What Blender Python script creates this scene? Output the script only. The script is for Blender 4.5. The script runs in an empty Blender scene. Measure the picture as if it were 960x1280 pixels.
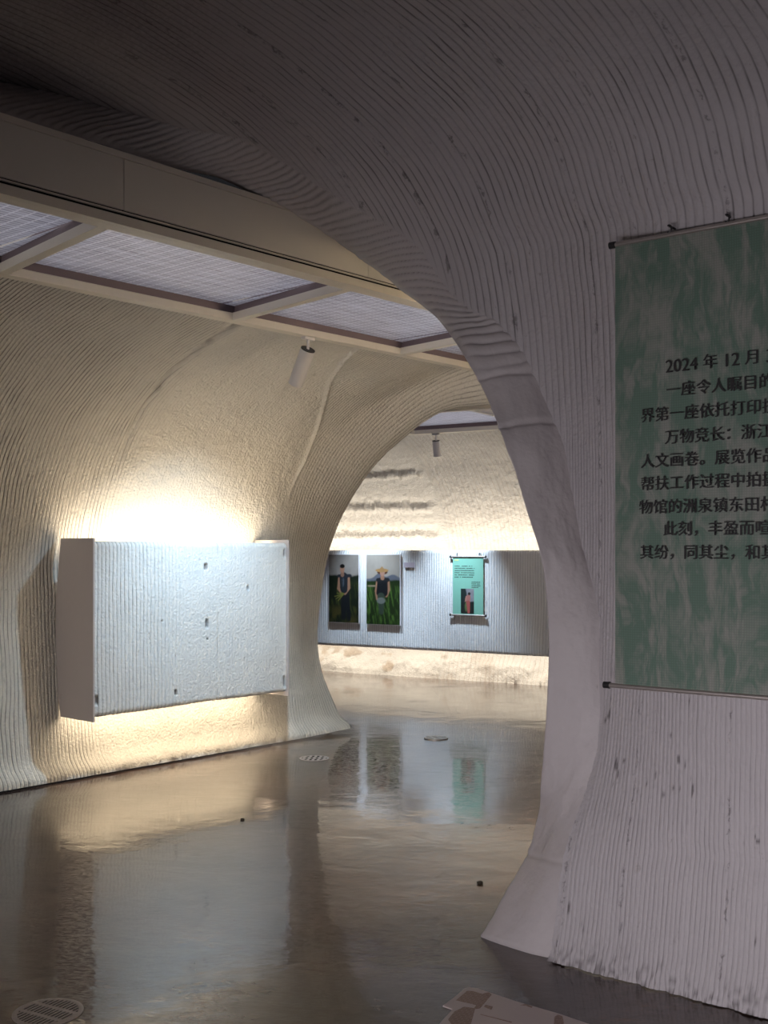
import bpy, bmesh, math
import numpy as np
from mathutils import Vector, Matrix

SC = bpy.context.scene
COL = SC.collection
H, F, YH = 1.55, 1400.0, 688.0           # eye height, focal length in px, horizon row

# ------------------------------------------------------------------ camera
cam = bpy.data.cameras.new('camera')
camo = bpy.data.objects.new('camera', cam)
COL.objects.link(camo)
camo.location = (0, 0, H)
camo.rotation_euler = (math.pi / 2, 0, 0)
cam.sensor_fit = 'HORIZONTAL'
cam.sensor_width = 24
cam.lens = 35
cam.shift_y = (YH - 640) / 960
cam.clip_start = 0.02
SC.camera = camo

# ------------------------------------------------------------------ world, exposure
w = bpy.data.worlds.new('world')
SC.world = w
w.use_nodes = True
w.node_tree.nodes['Background'].inputs[0].default_value = (0.9, 0.9, 1.0, 1)
w.node_tree.nodes['Background'].inputs[1].default_value = 0.013
SC.view_settings.view_transform = 'Standard'
SC.view_settings.look = 'None'
SC.view_settings.gamma = 1
SC.view_settings.exposure = 0
SC.view_settings.use_curve_mapping = False

# frame of the middle tunnel: u runs along it, o across it
BD = np.array([0.66, 0.7513])
ND = np.array([-0.7513, 0.66])
# frame of the far gallery: c along its wall, q across
CD = np.array([0.855, -0.5186])
QD = np.array([0.5186, 0.855])


def uo(u, o, z):
    return np.array([BD[0] * u + ND[0] * o, BD[1] * u + ND[1] * o, z])


def cq(c, q, z):
    return np.array([CD[0] * c + QD[0] * q, CD[1] * c + QD[1] * q, z])


def basis(ax, ay, loc):
    """object matrix: x along ax (2D), y along ay (2D), z up"""
    m = Matrix.Identity(4)
    m[0][0], m[1][0] = float(ax[0]), float(ax[1])
    m[0][1], m[1][1] = float(ay[0]), float(ay[1])
    m[0][3], m[1][3], m[2][3] = [float(v) for v in loc]
    return m


def area(name, loc, target, sx, sy, power, color, spread=math.pi, xdir=None):
    l = bpy.data.lights.new(name, 'AREA')
    l.shape = 'RECTANGLE'
    l.size, l.size_y = sx, sy
    l.energy = power
    l.color = color
    l.spread = spread
    o = bpy.data.objects.new(name, l)
    COL.objects.link(o)
    d = (Vector(target) - Vector(loc)).normalized()
    z = -d
    x = Vector(xdir) if xdir is not None else Vector((0, 0, 1)).cross(z)
    x = (x - z * x.dot(z)).normalized()
    y = z.cross(x)
    m = Matrix.Identity(4)
    for i in range(3):
        m[i][0], m[i][1], m[i][2], m[i][3] = x[i], y[i], z[i], loc[i]
    o.matrix_world = m
    return o


WARM = (1.0, 0.80, 0.55)
LILAC = (0.96, 0.90, 0.97)
bx3 = tuple(BD) + (0,)
cx3 = tuple(CD) + (0,)
# led strips hidden behind the near panel (top and bottom edge)
PU0, PU1, PO = 4.27, 6.02, 6.30          # extent of the near panel along u, its front face
um = (PU0 + PU1) / 2
area('led_near_top', uo(um, PO + .20, 1.54), uo(um, PO + .36, 1.86), PU1 - PU0 - .02, .04, 8.5, WARM, math.radians(170), bx3)
area('led_near_bottom', uo(um, PO + .20, 0.52), uo(um, PO + .33, 0.22), PU1 - PU0 - .02, .04, 8, WARM, math.radians(170), bx3)
# led strips behind the far panel
CC0, CC1 = -9.6, -3.6
cm = (CC0 + CC1) / 2
area('led_far_top', cq(cm, 11.92, 1.42), cq(cm, 12.06, 1.90), CC1 - CC0, .05, 33, (1.0, .90, .74), math.radians(170), cx3)
area('led_far_bottom', cq(cm, 11.62, 0.47), cq(cm, 11.9, 0.12), CC1 - CC0, .05, 24, (1.0, .90, .74), math.radians(170), cx3)
# added unseen light on the opposite wall behind the near arch, warms the fascia
area('opposite_fill', uo(5.75, 2.62, 1.6), uo(5.7, 2.1, 2.0), 1.6, .05, 62, WARM, math.radians(170), bx3)
# light reaching down the middle tunnel from its left end
area('tunnel_end_light', uo(-.9, 4.3, 1.1), uo(3.6, 6.7, 1.1), 2.2, 1.6, 13, (1.0, .92, .82), math.radians(95))
# daylight from the entrances of the near vault: one beside the viewer, one behind
area('entrance_daylight', uo(-1.15, .6, 0.55), uo(3.6, 1.2, 0.35), 2.6, .7, 30, LILAC, math.radians(85))
area('entrance_behind', (2.6, -3.2, 1.2), (1.6, 3.8, 0.9), 2.2, 1.6, 2, LILAC, math.radians(110))


# ------------------------------------------------------------------ helpers
def smooth(a, b, x):
    t = np.clip((x - a) / (b - a), 0, 1)
    return t * t * (3 - 2 * t)


def vn(x, y, seed=0):
    """smooth value noise in 0..1 on numpy arrays"""
    rs = np.random.RandomState(seed)
    T = rs.rand(256, 256)
    xi, yi = np.floor(x).astype(int), np.floor(y).astype(int)
    fx, fy = x - xi, y - yi
    fx, fy = fx * fx * (3 - 2 * fx), fy * fy * (3 - 2 * fy)
    g = lambda a, b: T[a % 256, b % 256]
    return (g(xi, yi) * (1 - fx) * (1 - fy) + g(xi + 1, yi) * fx * (1 - fy)
            + g(xi, yi + 1) * (1 - fx) * fy + g(xi + 1, yi + 1) * fx * fy)


def fbm(x, y, seed=0, n=3):
    s, a, t = 0, 1, 0
    for i in range(n):
        s = s + a * vn(x * 2 ** i, y * 2 ** i, seed + i)
        t += a
        a *= .5
    return s / t


def catmull(pts, n):
    """dense Catmull-Rom through pts, n samples per segment, returns param too"""
    P = np.asarray(pts, float)
    P = np.vstack([2 * P[0] - P[1], P, 2 * P[-1] - P[-2]])
    out = []
    for i in range(1, len(P) - 2):
        for k in range(n):
            t = k / n
            a, b, c, d = P[i - 1], P[i], P[i + 1], P[i + 2]
            out.append(.5 * (2 * b + (c - a) * t + (2 * a - 5 * b + 4 * c - d) * t * t + (3 * b - a - 3 * c + d) * t ** 3))
    out.append(P[-2])
    return np.array(out)


def arclen(P):
    return np.concatenate([[0], np.cumsum(np.linalg.norm(np.diff(P, axis=0), axis=1))])


def resample(P, n=None, at=None):
    L = arclen(P)
    t = np.linspace(0, L[-1], n) if at is None else at * L[-1]
    return np.stack([np.interp(t, L, P[:, k]) for k in range(P.shape[1])], 1)


def link(name, me, parent=None):
    o = bpy.data.objects.new(name, me)
    COL.objects.link(o)
    if parent is not None:
        o.parent = parent
    return o


def tag(o, label=None, cat=None, group=None, kind=None):
    if label:
        o['label'] = label
    if cat:
        o['category'] = cat
    if group:
        o['group'] = group
    if kind:
        o['kind'] = kind
    return o


def empty(name, m):
    o = bpy.data.objects.new(name, None)
    o.empty_display_size = .1
    COL.objects.link(o)
    o.matrix_world = m
    return o


def grid(name, P, mat, UV=None, flip=False, parent=None, attr=None, keep=None):
    """P: (n,m,3) -> smooth grid mesh; UV (n,m,2) in metres"""
    n, m = P.shape[:2]
    idx = np.arange(n * m).reshape(n, m)
    q = np.stack([idx[:-1, :-1], idx[1:, :-1], idx[1:, 1:], idx[:-1, 1:]], -1).reshape(-1, 4)
    if keep is not None:
        q = q[keep[:-1, :-1].reshape(-1)]
    if flip:
        q = q[:, ::-1]
    me = bpy.data.meshes.new(name)
    me.vertices.add(n * m)
    me.vertices.foreach_set('co', P.reshape(-1).astype(np.float32))
    me.loops.add(q.size)
    me.loops.foreach_set('vertex_index', q.reshape(-1).astype(np.int32))
    me.polygons.add(len(q))
    me.polygons.foreach_set('loop_start', np.arange(0, q.size, 4, dtype=np.int32))
    me.polygons.foreach_set('loop_total', np.full(len(q), 4, np.int32))
    me.update(calc_edges=True)
    if UV is not None:
        l = me.uv_layers.new(name='UVMap')
        l.data.foreach_set('uv', UV.reshape(-1, 2)[q.reshape(-1)].reshape(-1).astype(np.float32))
    if attr is not None:
        ca = me.color_attributes.new('print', 'FLOAT_COLOR', 'POINT')
        c = np.concatenate([attr.reshape(-1, 3), np.ones((n * m, 1))], 1)
        ca.data.foreach_set('color', c.reshape(-1).astype(np.float32))
    me.polygons.foreach_set('use_smooth', np.ones(len(q), bool))
    me.materials.append(mat)
    return link(name, me, parent)


def add_box(bm, x0, x1, y0, y1, z0, z1, bev=0):
    r = bmesh.ops.create_cube(bm, size=1)
    vs = r['verts']
    for v in vs:
        v.co = Vector((x0 + (v.co.x + .5) * (x1 - x0), y0 + (v.co.y + .5) * (y1 - y0), z0 + (v.co.z + .5) * (z1 - z0)))
    if bev:
        es = list({e for v in vs for e in v.link_edges})
        bmesh.ops.bevel(bm, geom=es, offset=bev, segments=2, affect='EDGES', profile=.5)


def add_cyl(bm, p, q, r, seg=20, r2=None, caps=True):
    p, q = Vector(p), Vector(q)
    d = q - p
    m = Matrix.Translation((p + q) / 2) @ d.to_track_quat('Z', 'Y').to_matrix().to_4x4()
    bmesh.ops.create_cone(bm, cap_ends=caps, segments=seg, radius1=r, radius2=r if r2 is None else r2, depth=d.length, matrix=m)


def build(name, bm, mat, parent=None, smooth_=False):
    me = bpy.data.meshes.new(name)
    bm.normal_update()
    bm.to_mesh(me)
    bm.free()
    if smooth_:
        me.polygons.foreach_set('use_smooth', [True] * len(me.polygons))
        me.set_sharp_from_angle(angle=math.radians(40))
    me.materials.append(mat)
    return link(name, me, parent)


def box(name, mat, parent, *a, bev=0):
    bm = bmesh.new()
    add_box(bm, *a, bev=bev)
    return build(name, bm, mat, parent)


# ------------------------------------------------------------------ materials
class NT:
    def __init__(s, name):
        s.m = bpy.data.materials.new(name)
        s.m.use_nodes = True
        s.t = s.m.node_tree
        s.b = s.t.nodes['Principled BSDF']
        s.out = s.t.nodes['Material Output']

    def n(s, kind, ins=None, **kw):
        nd = s.t.nodes.new('ShaderNode' + kind)
        for k, v in kw.items():
            setattr(nd, k, v)
        for k, v in (ins or {}).items():
            if isinstance(v, bpy.types.NodeSocket):
                s.t.links.new(v, nd.inputs[k])
            else:
                nd.inputs[k].default_value = v
        return nd

    def set(s, k, v):
        if isinstance(v, bpy.types.NodeSocket):
            s.t.links.new(v, s.b.inputs[k])
        else:
            s.b.inputs[k].default_value = v

    def uv(s):
        return s.n('TexCoord').outputs['UV']

    def obj(s):
        return s.n('TexCoord').outputs['Object']

    def map(s, v, sc=(1, 1, 1), rot=(0, 0, 0)):
        return s.n('Mapping', {'Vector': v, 'Scale': sc, 'Rotation': rot}).outputs[0]

    def noise(s, v, scale, detail=3, rough=.5, dist=0):
        return s.n('TexNoise', {'Vector': v, 'Scale': scale, 'Detail': detail, 'Roughness': rough, 'Distortion': dist}).outputs['Fac']

    def ramp(s, f, *stops, interp='LINEAR'):
        r = s.n('ValToRGB', {'Fac': f})
        r.color_ramp.interpolation = interp
        e = r.color_ramp.elements
        while len(e) < len(stops):
            e.new(.5)
        for k, (p, c) in enumerate(stops):
            e[k].position = p
            e[k].color = tuple(c) + (1,) if not isinstance(c, (int, float)) else (c, c, c, 1)
        return r.outputs['Color']

    def mix(s, f, a, b, mode='MIX'):
        nd = s.n('Mix', data_type='RGBA', blend_type=mode)
        for i, v in ((0, f), (6, a), (7, b)):
            if isinstance(v, bpy.types.NodeSocket):
                s.t.links.new(v, nd.inputs[i])
            else:
                nd.inputs[i].default_value = v if i == 0 else tuple(v) + (1,) if not isinstance(v, (int, float)) else (v, v, v, 1)
        return nd.outputs[2]

    def math(s, op, a, b=0.0, c=0.0):
        nd = s.n('Math', operation=op)
        for i, v in enumerate((a, b, c)):
            if isinstance(v, bpy.types.NodeSocket):
                s.t.links.new(v, nd.inputs[i])
            else:
                nd.inputs[i].default_value = v
        return nd.outputs[0]

    def bump(s, h, strength=.5, dist=.01, normal=None):
        i = {'Height': h, 'Strength': strength, 'Distance': dist}
        if normal is not None:
            i['Normal'] = normal
        return s.n('Bump', i).outputs[0]


def concrete(name, base=(.66, .635, .62), stucco=.5, speck=.55, dirt=(.22, .19, .17), rough=.7, groove=(.12, .108, .105), gw=.46, seams=(), per=.0178, grain=60.0):
    """sprayed white paint over printed concrete; u,v in metres"""
    k = NT(name)
    p = k.obj()
    uv = k.uv()
    big = k.noise(p, 1.6, 4, .6)
    mid = k.noise(p, 14, 4, .65)
    fine = k.noise(p, 75, 3, .6)
    c = k.mix(k.ramp(big, (.35, 0.0), (.7, 1.0)), tuple(x * .93 for x in base), base)
    c = k.mix(k.math('MULTIPLY', k.ramp(mid, (.5, 0.0), (.75, 1.0)), .35), c, tuple(x * .86 for x in base))
    # pits where the paint missed
    sp = k.noise(k.map(uv, (26, 9, 1)), 1.0, 5, .72)
    patch = k.noise(p, 3.1, 2, .5)
    f = k.math('MULTIPLY', k.ramp(sp, (.62, 0.0), (.70, 1.0)), k.ramp(patch, (.42, 0.0), (.62, 1.0)))
    c = k.mix(k.math('MULTIPLY', f, speck), c, dirt)
    # unpainted grooves between the printed beads
    at = lambda nm: k.n('Attribute', attribute_name=nm).outputs['Fac']
    sn = [k.math('ABSOLUTE', k.math('SINE', k.math('MULTIPLY', at(nm), math.pi))) for nm in ('phase_a', 'phase_b')]
    bl = at('phase_mix')
    ab = k.math('ADD', k.math('MULTIPLY', sn[0], k.math('SUBTRACT', 1.0, bl)), k.math('MULTIPLY', sn[1], bl))
    brk = k.ramp(k.noise(k.map(uv, (42, 3.2, 1)), 1.0, 3, .6), (.34, .35), (.58, 1.0))
    ln = k.math('MULTIPLY', k.math('MULTIPLY', k.ramp(ab, (.04, 1.0), (gw, 0.0)), at('groove_strength')), brk)
    ln = k.math('ADD', ln, at('groove'))
    if seams:
        sv = k.n('SeparateXYZ', {'Vector': uv}).outputs[1]
        wob = k.math('MULTIPLY', k.math('SUBTRACT', k.noise(k.map(uv, (14, 14, 1)), 1.0, 3, .6), .5), .05)
        pos = k.math('ADD', k.math('MULTIPLY', at('phase_a'), per), wob)
        for q, (d0, ww) in enumerate(seams):
            near = k.ramp(k.math('ABSOLUTE', k.math('SUBTRACT', pos, d0)), (ww * .6, 1.0), (ww * 1.4, 0.0))
            holes = k.noise(k.n('CombineXYZ', {'X': k.math('MULTIPLY', sv, 16.0), 'Y': k.math('MULTIPLY', pos, 30.0), 'Z': q * 3.7}).outputs[0], 1.0, 4, .7)
            ln = k.math('ADD', ln, k.math('MULTIPLY', near, k.ramp(holes, (.52, 0.0), (.60, .7))))
    ln = k.math('MINIMUM', ln, 1.0)
    c = k.mix(k.math('MULTIPLY', ln, .85), c, groove)
    k.set('Base Color', c)
    k.set('Roughness', rough)
    k.set('Specular IOR Level', .35)
    st = k.n('TexVoronoi', {'Vector': p, 'Scale': grain}, feature='SMOOTH_F1').outputs['Distance']
    h = k.math('ADD', k.math('MULTIPLY', mid, .7), k.math('ADD', k.math('MULTIPLY', fine, .5), k.math('MULTIPLY', st, -.5)))
    k.set('Normal', k.bump(k.math('SUBTRACT', h, k.math('MULTIPLY', ln, .6)), stucco, .014))
    return k.m


def plain(name, col, rough=.5, metal=0.0, scale=30, var=.08, bump=.03, spec=.5):
    k = NT(name)
    p = k.obj()
    n = k.noise(p, scale, 4, .6)
    k.set('Base Color', k.mix(n, tuple(x * (1 - var) for x in col), tuple(min(1, x * (1 + var)) for x in col)))
    k.set('Roughness', rough)
    k.set('Metallic', metal)
    k.set('Specular IOR Level', spec)
    if bump:
        k.set('Normal', k.bump(n, bump, .004))
    return k.m


def floor_mat():
    k = NT('polished_floor')
    p = k.obj()
    rot = k.map(p, (1.0, 1.0, 1), (0, 0, math.radians(-30)))
    streak = k.map(p, (.7, 2.2, 1), (0, 0, math.radians(8)))
    a = k.noise(rot, 1.1, 7, .64, .8)
    b = k.noise(streak, 3.2, 6, .65, 1.2)
    c = k.ramp(a, (.34, (.030, .016, .012)), (.5, (.066, .037, .027)), (.64, (.14, .085, .060)))
    c = k.mix(k.math('MULTIPLY', k.ramp(b, (.52, 0.0), (.68, 1.0)), .5), c, (.17, .112, .082))
    d = k.noise(k.map(p, (1, 2.2, 1), (0, 0, .35)), 13, 6, .72, 1.0)
    c = k.mix(k.math('MULTIPLY', k.ramp(d, (.54, 0.0), (.68, 1.0)), .45), c, (.035, .022, .019))
    k.set('Base Color', c)
    wet = k.noise(rot, .9, 6, .62, .6)
    r = k.ramp(wet, (.49, .05), (.56, .08), (.66, .25))
    k.set('Roughness', k.math('ADD', r, k.math('MULTIPLY', k.ramp(d, (.5, 0.0), (.7, 1.0)), .10)))
    k.set('IOR', 1.5)
    k.set('Coat Weight', .35)
    k.set('Coat Roughness', .05)
    h1 = k.noise(k.map(p, (1, 1.3, 1), (0, 0, .5)), 1.5, 5, .52, .3)
    h2 = k.noise(k.map(p, (.8, 1.6, 1)), 11, 4, .6, .8)
    sc = k.noise(k.map(p, (1, 3.5, 1), (0, 0, .3)), 26, 5, .7, 1.5)
    n1 = k.bump(h1, .34, .018)
    n2 = k.bump(k.math('ADD', h2, k.math('MULTIPLY', k.ramp(sc, (.5, 0.0), (.72, 1.0)), .5)), .16, .004, n1)
    k.set('Normal', n2)
    k.t.links.new(n1, k.b.inputs['Coat Normal'])
    return k.m


M = {}
M['vault'] = concrete('near_vault_concrete', (.505, .475, .48), .42, .8, seams=((.03, .007), (-.42, .008), (.66, .005), (-1.02, .016), (-1.3, .012), (-.72, .007), (.27, .004)))
M['lip'] = concrete('arch_lip_plaster', (.54, .50, .495), .18, .35, rough=.6)
M['mid'] = concrete('middle_vault_concrete', (.70, .675, .625), .85, .8)
M['far'] = concrete('far_vault_concrete', (.70, .67, .635), 1.0, .5, groove=(.42, .31, .22))
M['panel'] = concrete('panel_concrete', (.78, .79, .79), .30, .7, grain=110.0)
M['base'] = concrete('raw_base_concrete', (.52, .43, .34), .9, .8)
M['floor'] = floor_mat()
M['plate'] = plain('painted_plate', (.52, .47, .46), .45, var=.03)
M['fascia'] = plain('fascia_board', (.78, .74, .66), .55, scale=6, var=.03, bump=.01)
M['frame'] = plain('cream_frame', (.76, .71, .62), .45, var=.04)
M['dark'] = plain('dark_gap', (.012, .011, .010), .9, spec=.05)
M['white'] = plain('white_metal', (.72, .70, .70), .35, var=.03)
M['black'] = plain('black_lamp_part', (.02, .02, .02), .4)
M['steel'] = plain('brushed_steel', (.42, .40, .38), .32, .9, 60, .15)
M['alu'] = plain('aluminium_rod', (.55, .50, .46), .35, .8, 60, .1)
M['iron'] = plain('drain_iron', (.36, .32, .30), .5, .2, 60, .25, .1)
M['paper'] = plain('white_card', (.74, .72, .74), .6, var=.03)
M['ink'] = plain('text_ink', (.018, .017, .017), .7, bump=0)
M['chip'] = plain('dark_chip', (.03, .025, .02), .8)

# ------------------------------------------------------------------ floor
fl = box('floor', M['floor'], None, -22, 22, -10, 30, -.1, 0)
tag(fl, kind='structure')

# ------------------------------------------------------------------ near vault (the viewer stands in it)
# matched profile points (u, z): R at the mouth, T inside
RP = [(3.60, 0), (3.66, .35), (3.86, .63), (3.99, .96), (4.03, 1.6), (4.02, 2.16), (3.905, 2.76), (3.575, 3.13), (3.05, 3.35), (2.5, 3.46), (1.9, 3.5),
      (.8, 3.48), (-.4, 3.3), (-1.2, 2.8), (-1.5, 2.0), (-1.5, 1.0), (-1.2, 0)]
TP = [(3.60, 0), (3.67, .4), (3.69, .68), (3.70, .97), (3.72, 1.6), (3.70, 2.2), (3.67, 2.69), (3.45, 3.04), (3.0, 3.25), (2.5, 3.36), (1.9, 3.4)] + RP[11:]
O_R = 2.32
Rd, Td = catmull(RP, 60), catmull(TP, 60)
RT = np.hstack([Rd, Td])
LR = arclen(Rd)
LVIS = LR[60 * 10]                   # arc length up to the crown


def prof(l):
    """R and T profile at arc length l"""
    return [np.interp(l, LR, RT[:, k]) for k in range(4)]


def vault_uz(l, d):
    ru, rz, tu, tz = prof(l)
    k = smooth(-.40, .60, d)
    return ru * (1 - k) + tu * k + .04 * np.maximum(d, 0) * (ru > 2), rz * (1 - k) + tz * k


def vault_pt(l, d):
    u, z = vault_uz(l, d)
    o = O_R - d
    return np.stack([BD[0] * u + ND[0] * o, BD[1] * u + ND[1] * o, z], -1)


def proj(P):
    return 480 + F * P[..., 0] / P[..., 1], YH - F * (P[..., 2] - H) / P[..., 1]


# inner border of the smooth lip on the vault, traced as pixels and set onto the vault surface
SPX = [(706, 1068), (727, 1002), (750, 940), (750, 890), (745, 838), (749, 775), (741, 735), (720, 685), (709, 635), (707, 562), (675, 510), (656, 457),
       (637, 427), (621, 404), (587, 392), (567, 373), (546, 344), (529, 312), (496, 286), (450, 266), (400, 236), (355, 205), (310, 172), (220, 160),
       (110, 136), (0, 112), (-60, 98), (-200, 64)]
lg, dg = np.meshgrid(np.linspace(.02, LVIS + 1.2, 620), np.linspace(-2.2, .35, 420), indexing='ij')
gx, gy = proj(vault_pt(lg, dg))
SL = [(0.0, 0.0)]
for (x, y) in SPX:
    e = (gx - x) ** 2 + (gy - y) ** 2
    i = np.unravel_index(np.argmin(e), e.shape)
    SL.append((lg[i], dg[i]))
SL.sort()
SL = np.array(SL)
SL[:, 1] = np.convolve(np.pad(SL[:, 1], 1, 'edge'), [.2, .6, .2], 'valid')
S_END = (SL[-1, 0], SL[-1, 1])


def d_start(l):
    return np.interp(l, SL[:, 0], SL[:, 1])


# vault rows / columns
PER, PER2 = .0178, .0356
row_l = np.concatenate([np.linspace(0, LVIS + .3, 300), np.linspace(LVIS + .3, LR[-1], 40)[1:]])
col_d = np.concatenate([np.arange(-2.3, 1.7, .0030), np.arange(1.72, 8, .2)])
Lg, Dg = np.meshgrid(row_l, col_d, indexing='ij')
Tg = Dg - d_start(Lg)
U, Z = vault_uz(Lg, Dg)
dU, dZ = np.gradient(U, axis=0), np.gradient(Z, axis=0)
nn = np.sqrt(dU ** 2 + dZ ** 2) + 1e-9
NU, NZ = -dZ / nn, dU / nn          # inward normal in the u,z plane
crown = smooth(2.6, 4.2, Lg)
warp = (fbm(Dg * 1.6 + 7, Lg * .9, 3, 2) - .5) * (.008 + .16 * crown) + (fbm(Dg * 8, Lg * 5, 9, 2) - .5) * .006
rs = np.random.RandomState(5).rand(4096)


def beads(per):
    q = (Dg + warp) / per
    c = (np.floor(q).astype(int) + 400) % 4096
    return np.sqrt(np.abs(np.sin(np.pi * q)) + 1e-4), rs[c]


b1, a1 = beads(PER)
b2, a2 = beads(PER2)
up = smooth(1.9, 2.35, Lg + .3 * (fbm(Dg * 5, Lg * 2, 19, 2) - .5))
bead = b1 * (1 - up) + b2 * up
amp = (.0042 + .003 * a1) * (1 - up) + (.0045 + .003 * a2) * up
fade = smooth(0, .05, Tg) * (1 - smooth(1.6, 1.7, Dg))
disp = amp * bead * fade
disp += (fbm(Dg * 1.5, Lg * 1.2, 33, 3) - .5) * .03 * smooth(0, .3, Lg) * (.4 + crown)
disp += (fbm(Dg * 26, Lg * 16, 40, 2) - .5) * .005
for (lc, a, wd) in ((.42, -.012, .05), (2.93, -.016, .07), (3.12, .012, .12)):    # folds where two print runs meet
    disp += a * np.exp(-((Lg - lc - .03 * (Dg)) / wd) ** 2) * smooth(.15, .5, Tg)
foot = np.exp(-(Lg / .09) ** 2)
disp += foot * (.012 + (fbm(Dg * 30, Lg * 30, 44, 3) - .35) * .035)
U2, Z2 = U + NU * disp, np.maximum(Z + NZ * disp, -.01)
Og = O_R - Dg
P = np.stack([BD[0] * U2 + ND[0] * Og, BD[1] * U2 + ND[1] * Og, Z2], -1)
groove = np.exp(-(Lg / .07) ** 2) * smooth(.60, .68, fbm(Dg * 60, Lg * 60, 140, 3)) * .7
rust = smooth(.78, .83, fbm(Dg * 52, Lg * 22, 150, 2)) * (Lg < 1.2) * smooth(.5, .6, fbm(Dg * 5, Lg * 5, 152, 2))
groove = np.maximum(groove, rust * .9)


def set_groove(o, g, pa=None, pb=None, mix=None, gs=None):
    z = np.zeros_like(g)
    pb = pa if pb is None else pb
    for nm, v in (('groove', g), ('phase_a', pa), ('phase_b', pb), ('phase_mix', mix), ('groove_strength', gs)):
        a = o.data.attributes.new(nm, 'FLOAT', 'POINT')
        a.data.foreach_set('value', (z if v is None else v + z).reshape(-1).astype(np.float32))


wr = grid('wall_right', P, M['vault'], np.stack([Dg, Lg], -1), keep=Tg > -.006)
set_groove(wr, np.clip(groove, 0, 1), (Dg + warp) / PER, (Dg + warp) / PER2, up, fade * (.6 + .4 * smooth(.4, .65, fbm(Dg * 4, Lg * 4, 52, 3))) * (.6 + .4 * up))
tag(wr, kind='structure')

# arch edge, traced as pixels; it leans like the side of the middle tunnel
EPX = [(598, 1172), (622, 1135), (645, 1095), (662, 1060), (672, 1020), (678, 960), (684, 870), (686, 800), (682, 735), (674, 690), (660, 640),
       (645, 590), (630, 550), (612, 505), (600, 480), (580, 445), (560, 415), (535, 388), (500, 362), (465, 335), (430, 308), (390, 282),
       (350, 260), (310, 241), (270, 222), (200, 206), (127, 181), (0, 146), (-60, 130), (-200, 93)]


def o_edge(z):
    return np.interp(z, [0, .77, 1.2, 1.6, 2.0, 2.4, 2.7, 3.0, 3.2], [2.675, 2.47, 2.45, 2.5, 2.65, 2.95, 3.3, 3.72, 3.90])


E = []
for (x, y) in EPX:
    k = (x - 480) / F
    z = 1.5
    for _ in range(60):
        o = float(o_edge(z))
        Y = o / (ND[1] + ND[0] * k)
        z = .5 * z + .5 * (H + (YH - y) / F * Y)
    E.append((k * Y, Y, max(z, 0)))
E = np.array(E)
E[0, 2] = 0
Ed = catmull(E, 12)
Sl = np.linspace(0, S_END[0], 300)
Sd = vault_pt(Sl, d_start(Sl))


def idx_near(P, px):
    x, y = proj(P)
    return int(np.argmin((x - px[0]) ** 2 + (y - px[1]) ** 2))


anch = [((598, 1172), (690, 1200)), ((678, 960), (752, 940)), ((674, 690), (728, 690)), ((612, 505), (656, 457)), ((560, 415), (587, 392)),
        ((430, 308), (400, 236)), ((310, 241), (310, 172)), ((-200, 93), (-200, 64))]
ei = [idx_near(Ed, a) for a, b in anch]
si = [idx_near(Sd, b) for a, b in anch]
ei[0], si[0], ei[-1], si[-1] = 0, 0, len(Ed) - 1, len(Sd) - 1
rowsE, rowsS, vv = [], [], []
for k in range(len(anch) - 1):
    nrow = 110 if k < 3 else 150 if k < 6 else 420
    t = np.linspace(0, 1, nrow, endpoint=(k == len(anch) - 2))
    rowsE.append(resample(Ed[ei[k]:ei[k + 1] + 1], at=t))
    rowsS.append(resample(Sd[si[k]:si[k + 1] + 1], at=t))
rowsE, rowsS = np.vstack(rowsE), np.vstack(rowsS)
run_in = np.gradient(rowsS, axis=0)
rowsS = rowsS + np.array([.79, -.613, 0]) * .035 + np.array([BD[0], BD[1], .0]) * .02 + np.array([0, 0, .02]) * smooth(1.8, 2.6, rowsS[:, 2])[:, None]
tt = np.linspace(0, 1, 44)[None, :, None]
LP = rowsE[:, None] * (1 - tt) + rowsS[:, None] * tt
arc = arclen(rowsE)[:, None] * np.ones((1, 44))
tang = np.gradient(LP, axis=0)
acr = np.gradient(LP, axis=1)
nor = np.cross(tang, acr)
nor /= np.linalg.norm(nor, axis=2, keepdims=True) + 1e-9
if (nor * (np.array([0, 0, H]) - LP)).sum() < 0:
    nor = -nor
t2 = np.linspace(0, 1, 44)[None, :] * np.ones((len(LP), 1))
hgt = LP[:, :, 2]
# ridges of print beads running across the lip on its upper half
ridge_zone = smooth(2.25, 2.45, hgt)
per_ = .085 - .035 * smooth(2.3, 3.0, rowsE[:, 2])
cph = np.cumsum(np.concatenate([[0], np.diff(arc[:, 0]) / per_[1:]]))
lean = .20 + .22 * smooth(2.3, 2.9, rowsE[:, 2])[:, None]
rp = np.interp(arc + lean * t2, arc[:, 0], cph) + .5 * (fbm(arc * 3, t2 * 2, 61, 2) - .5)
rb = np.sqrt(np.abs(np.sin(np.pi * rp)) + 1e-4)
dl = .019 * rb * ridge_zone * smooth(0, .15, t2) * (1 - .8 * smooth(.8, 1, t2))
for zc in (2.06, 2.28):                                       # two wide joints lower down
    dl -= .012 * np.exp(-((hgt - zc - .03 * t2) / .011) ** 2)
dl -= .008 * np.exp(-((hgt - .30 - .05 * t2) / .010) ** 2)
dl += .02 * np.sin(np.pi * t2) * (1 - ridge_zone * .6)
dl += (fbm(arc * 5, t2 * 3, 71, 4) - .5) * .02 + (fbm(arc * 22, t2 * 8, 72, 2) - .5) * .004
LP = LP + nor * dl[..., None]
LP[..., 2] = np.maximum(LP[..., 2], -.01)
LP[:2, :, 2] = -.02
gl = np.clip(1 - rb * 1.55, 0, 1) * ridge_zone * .9 * smooth(.05, .25, t2)
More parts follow.
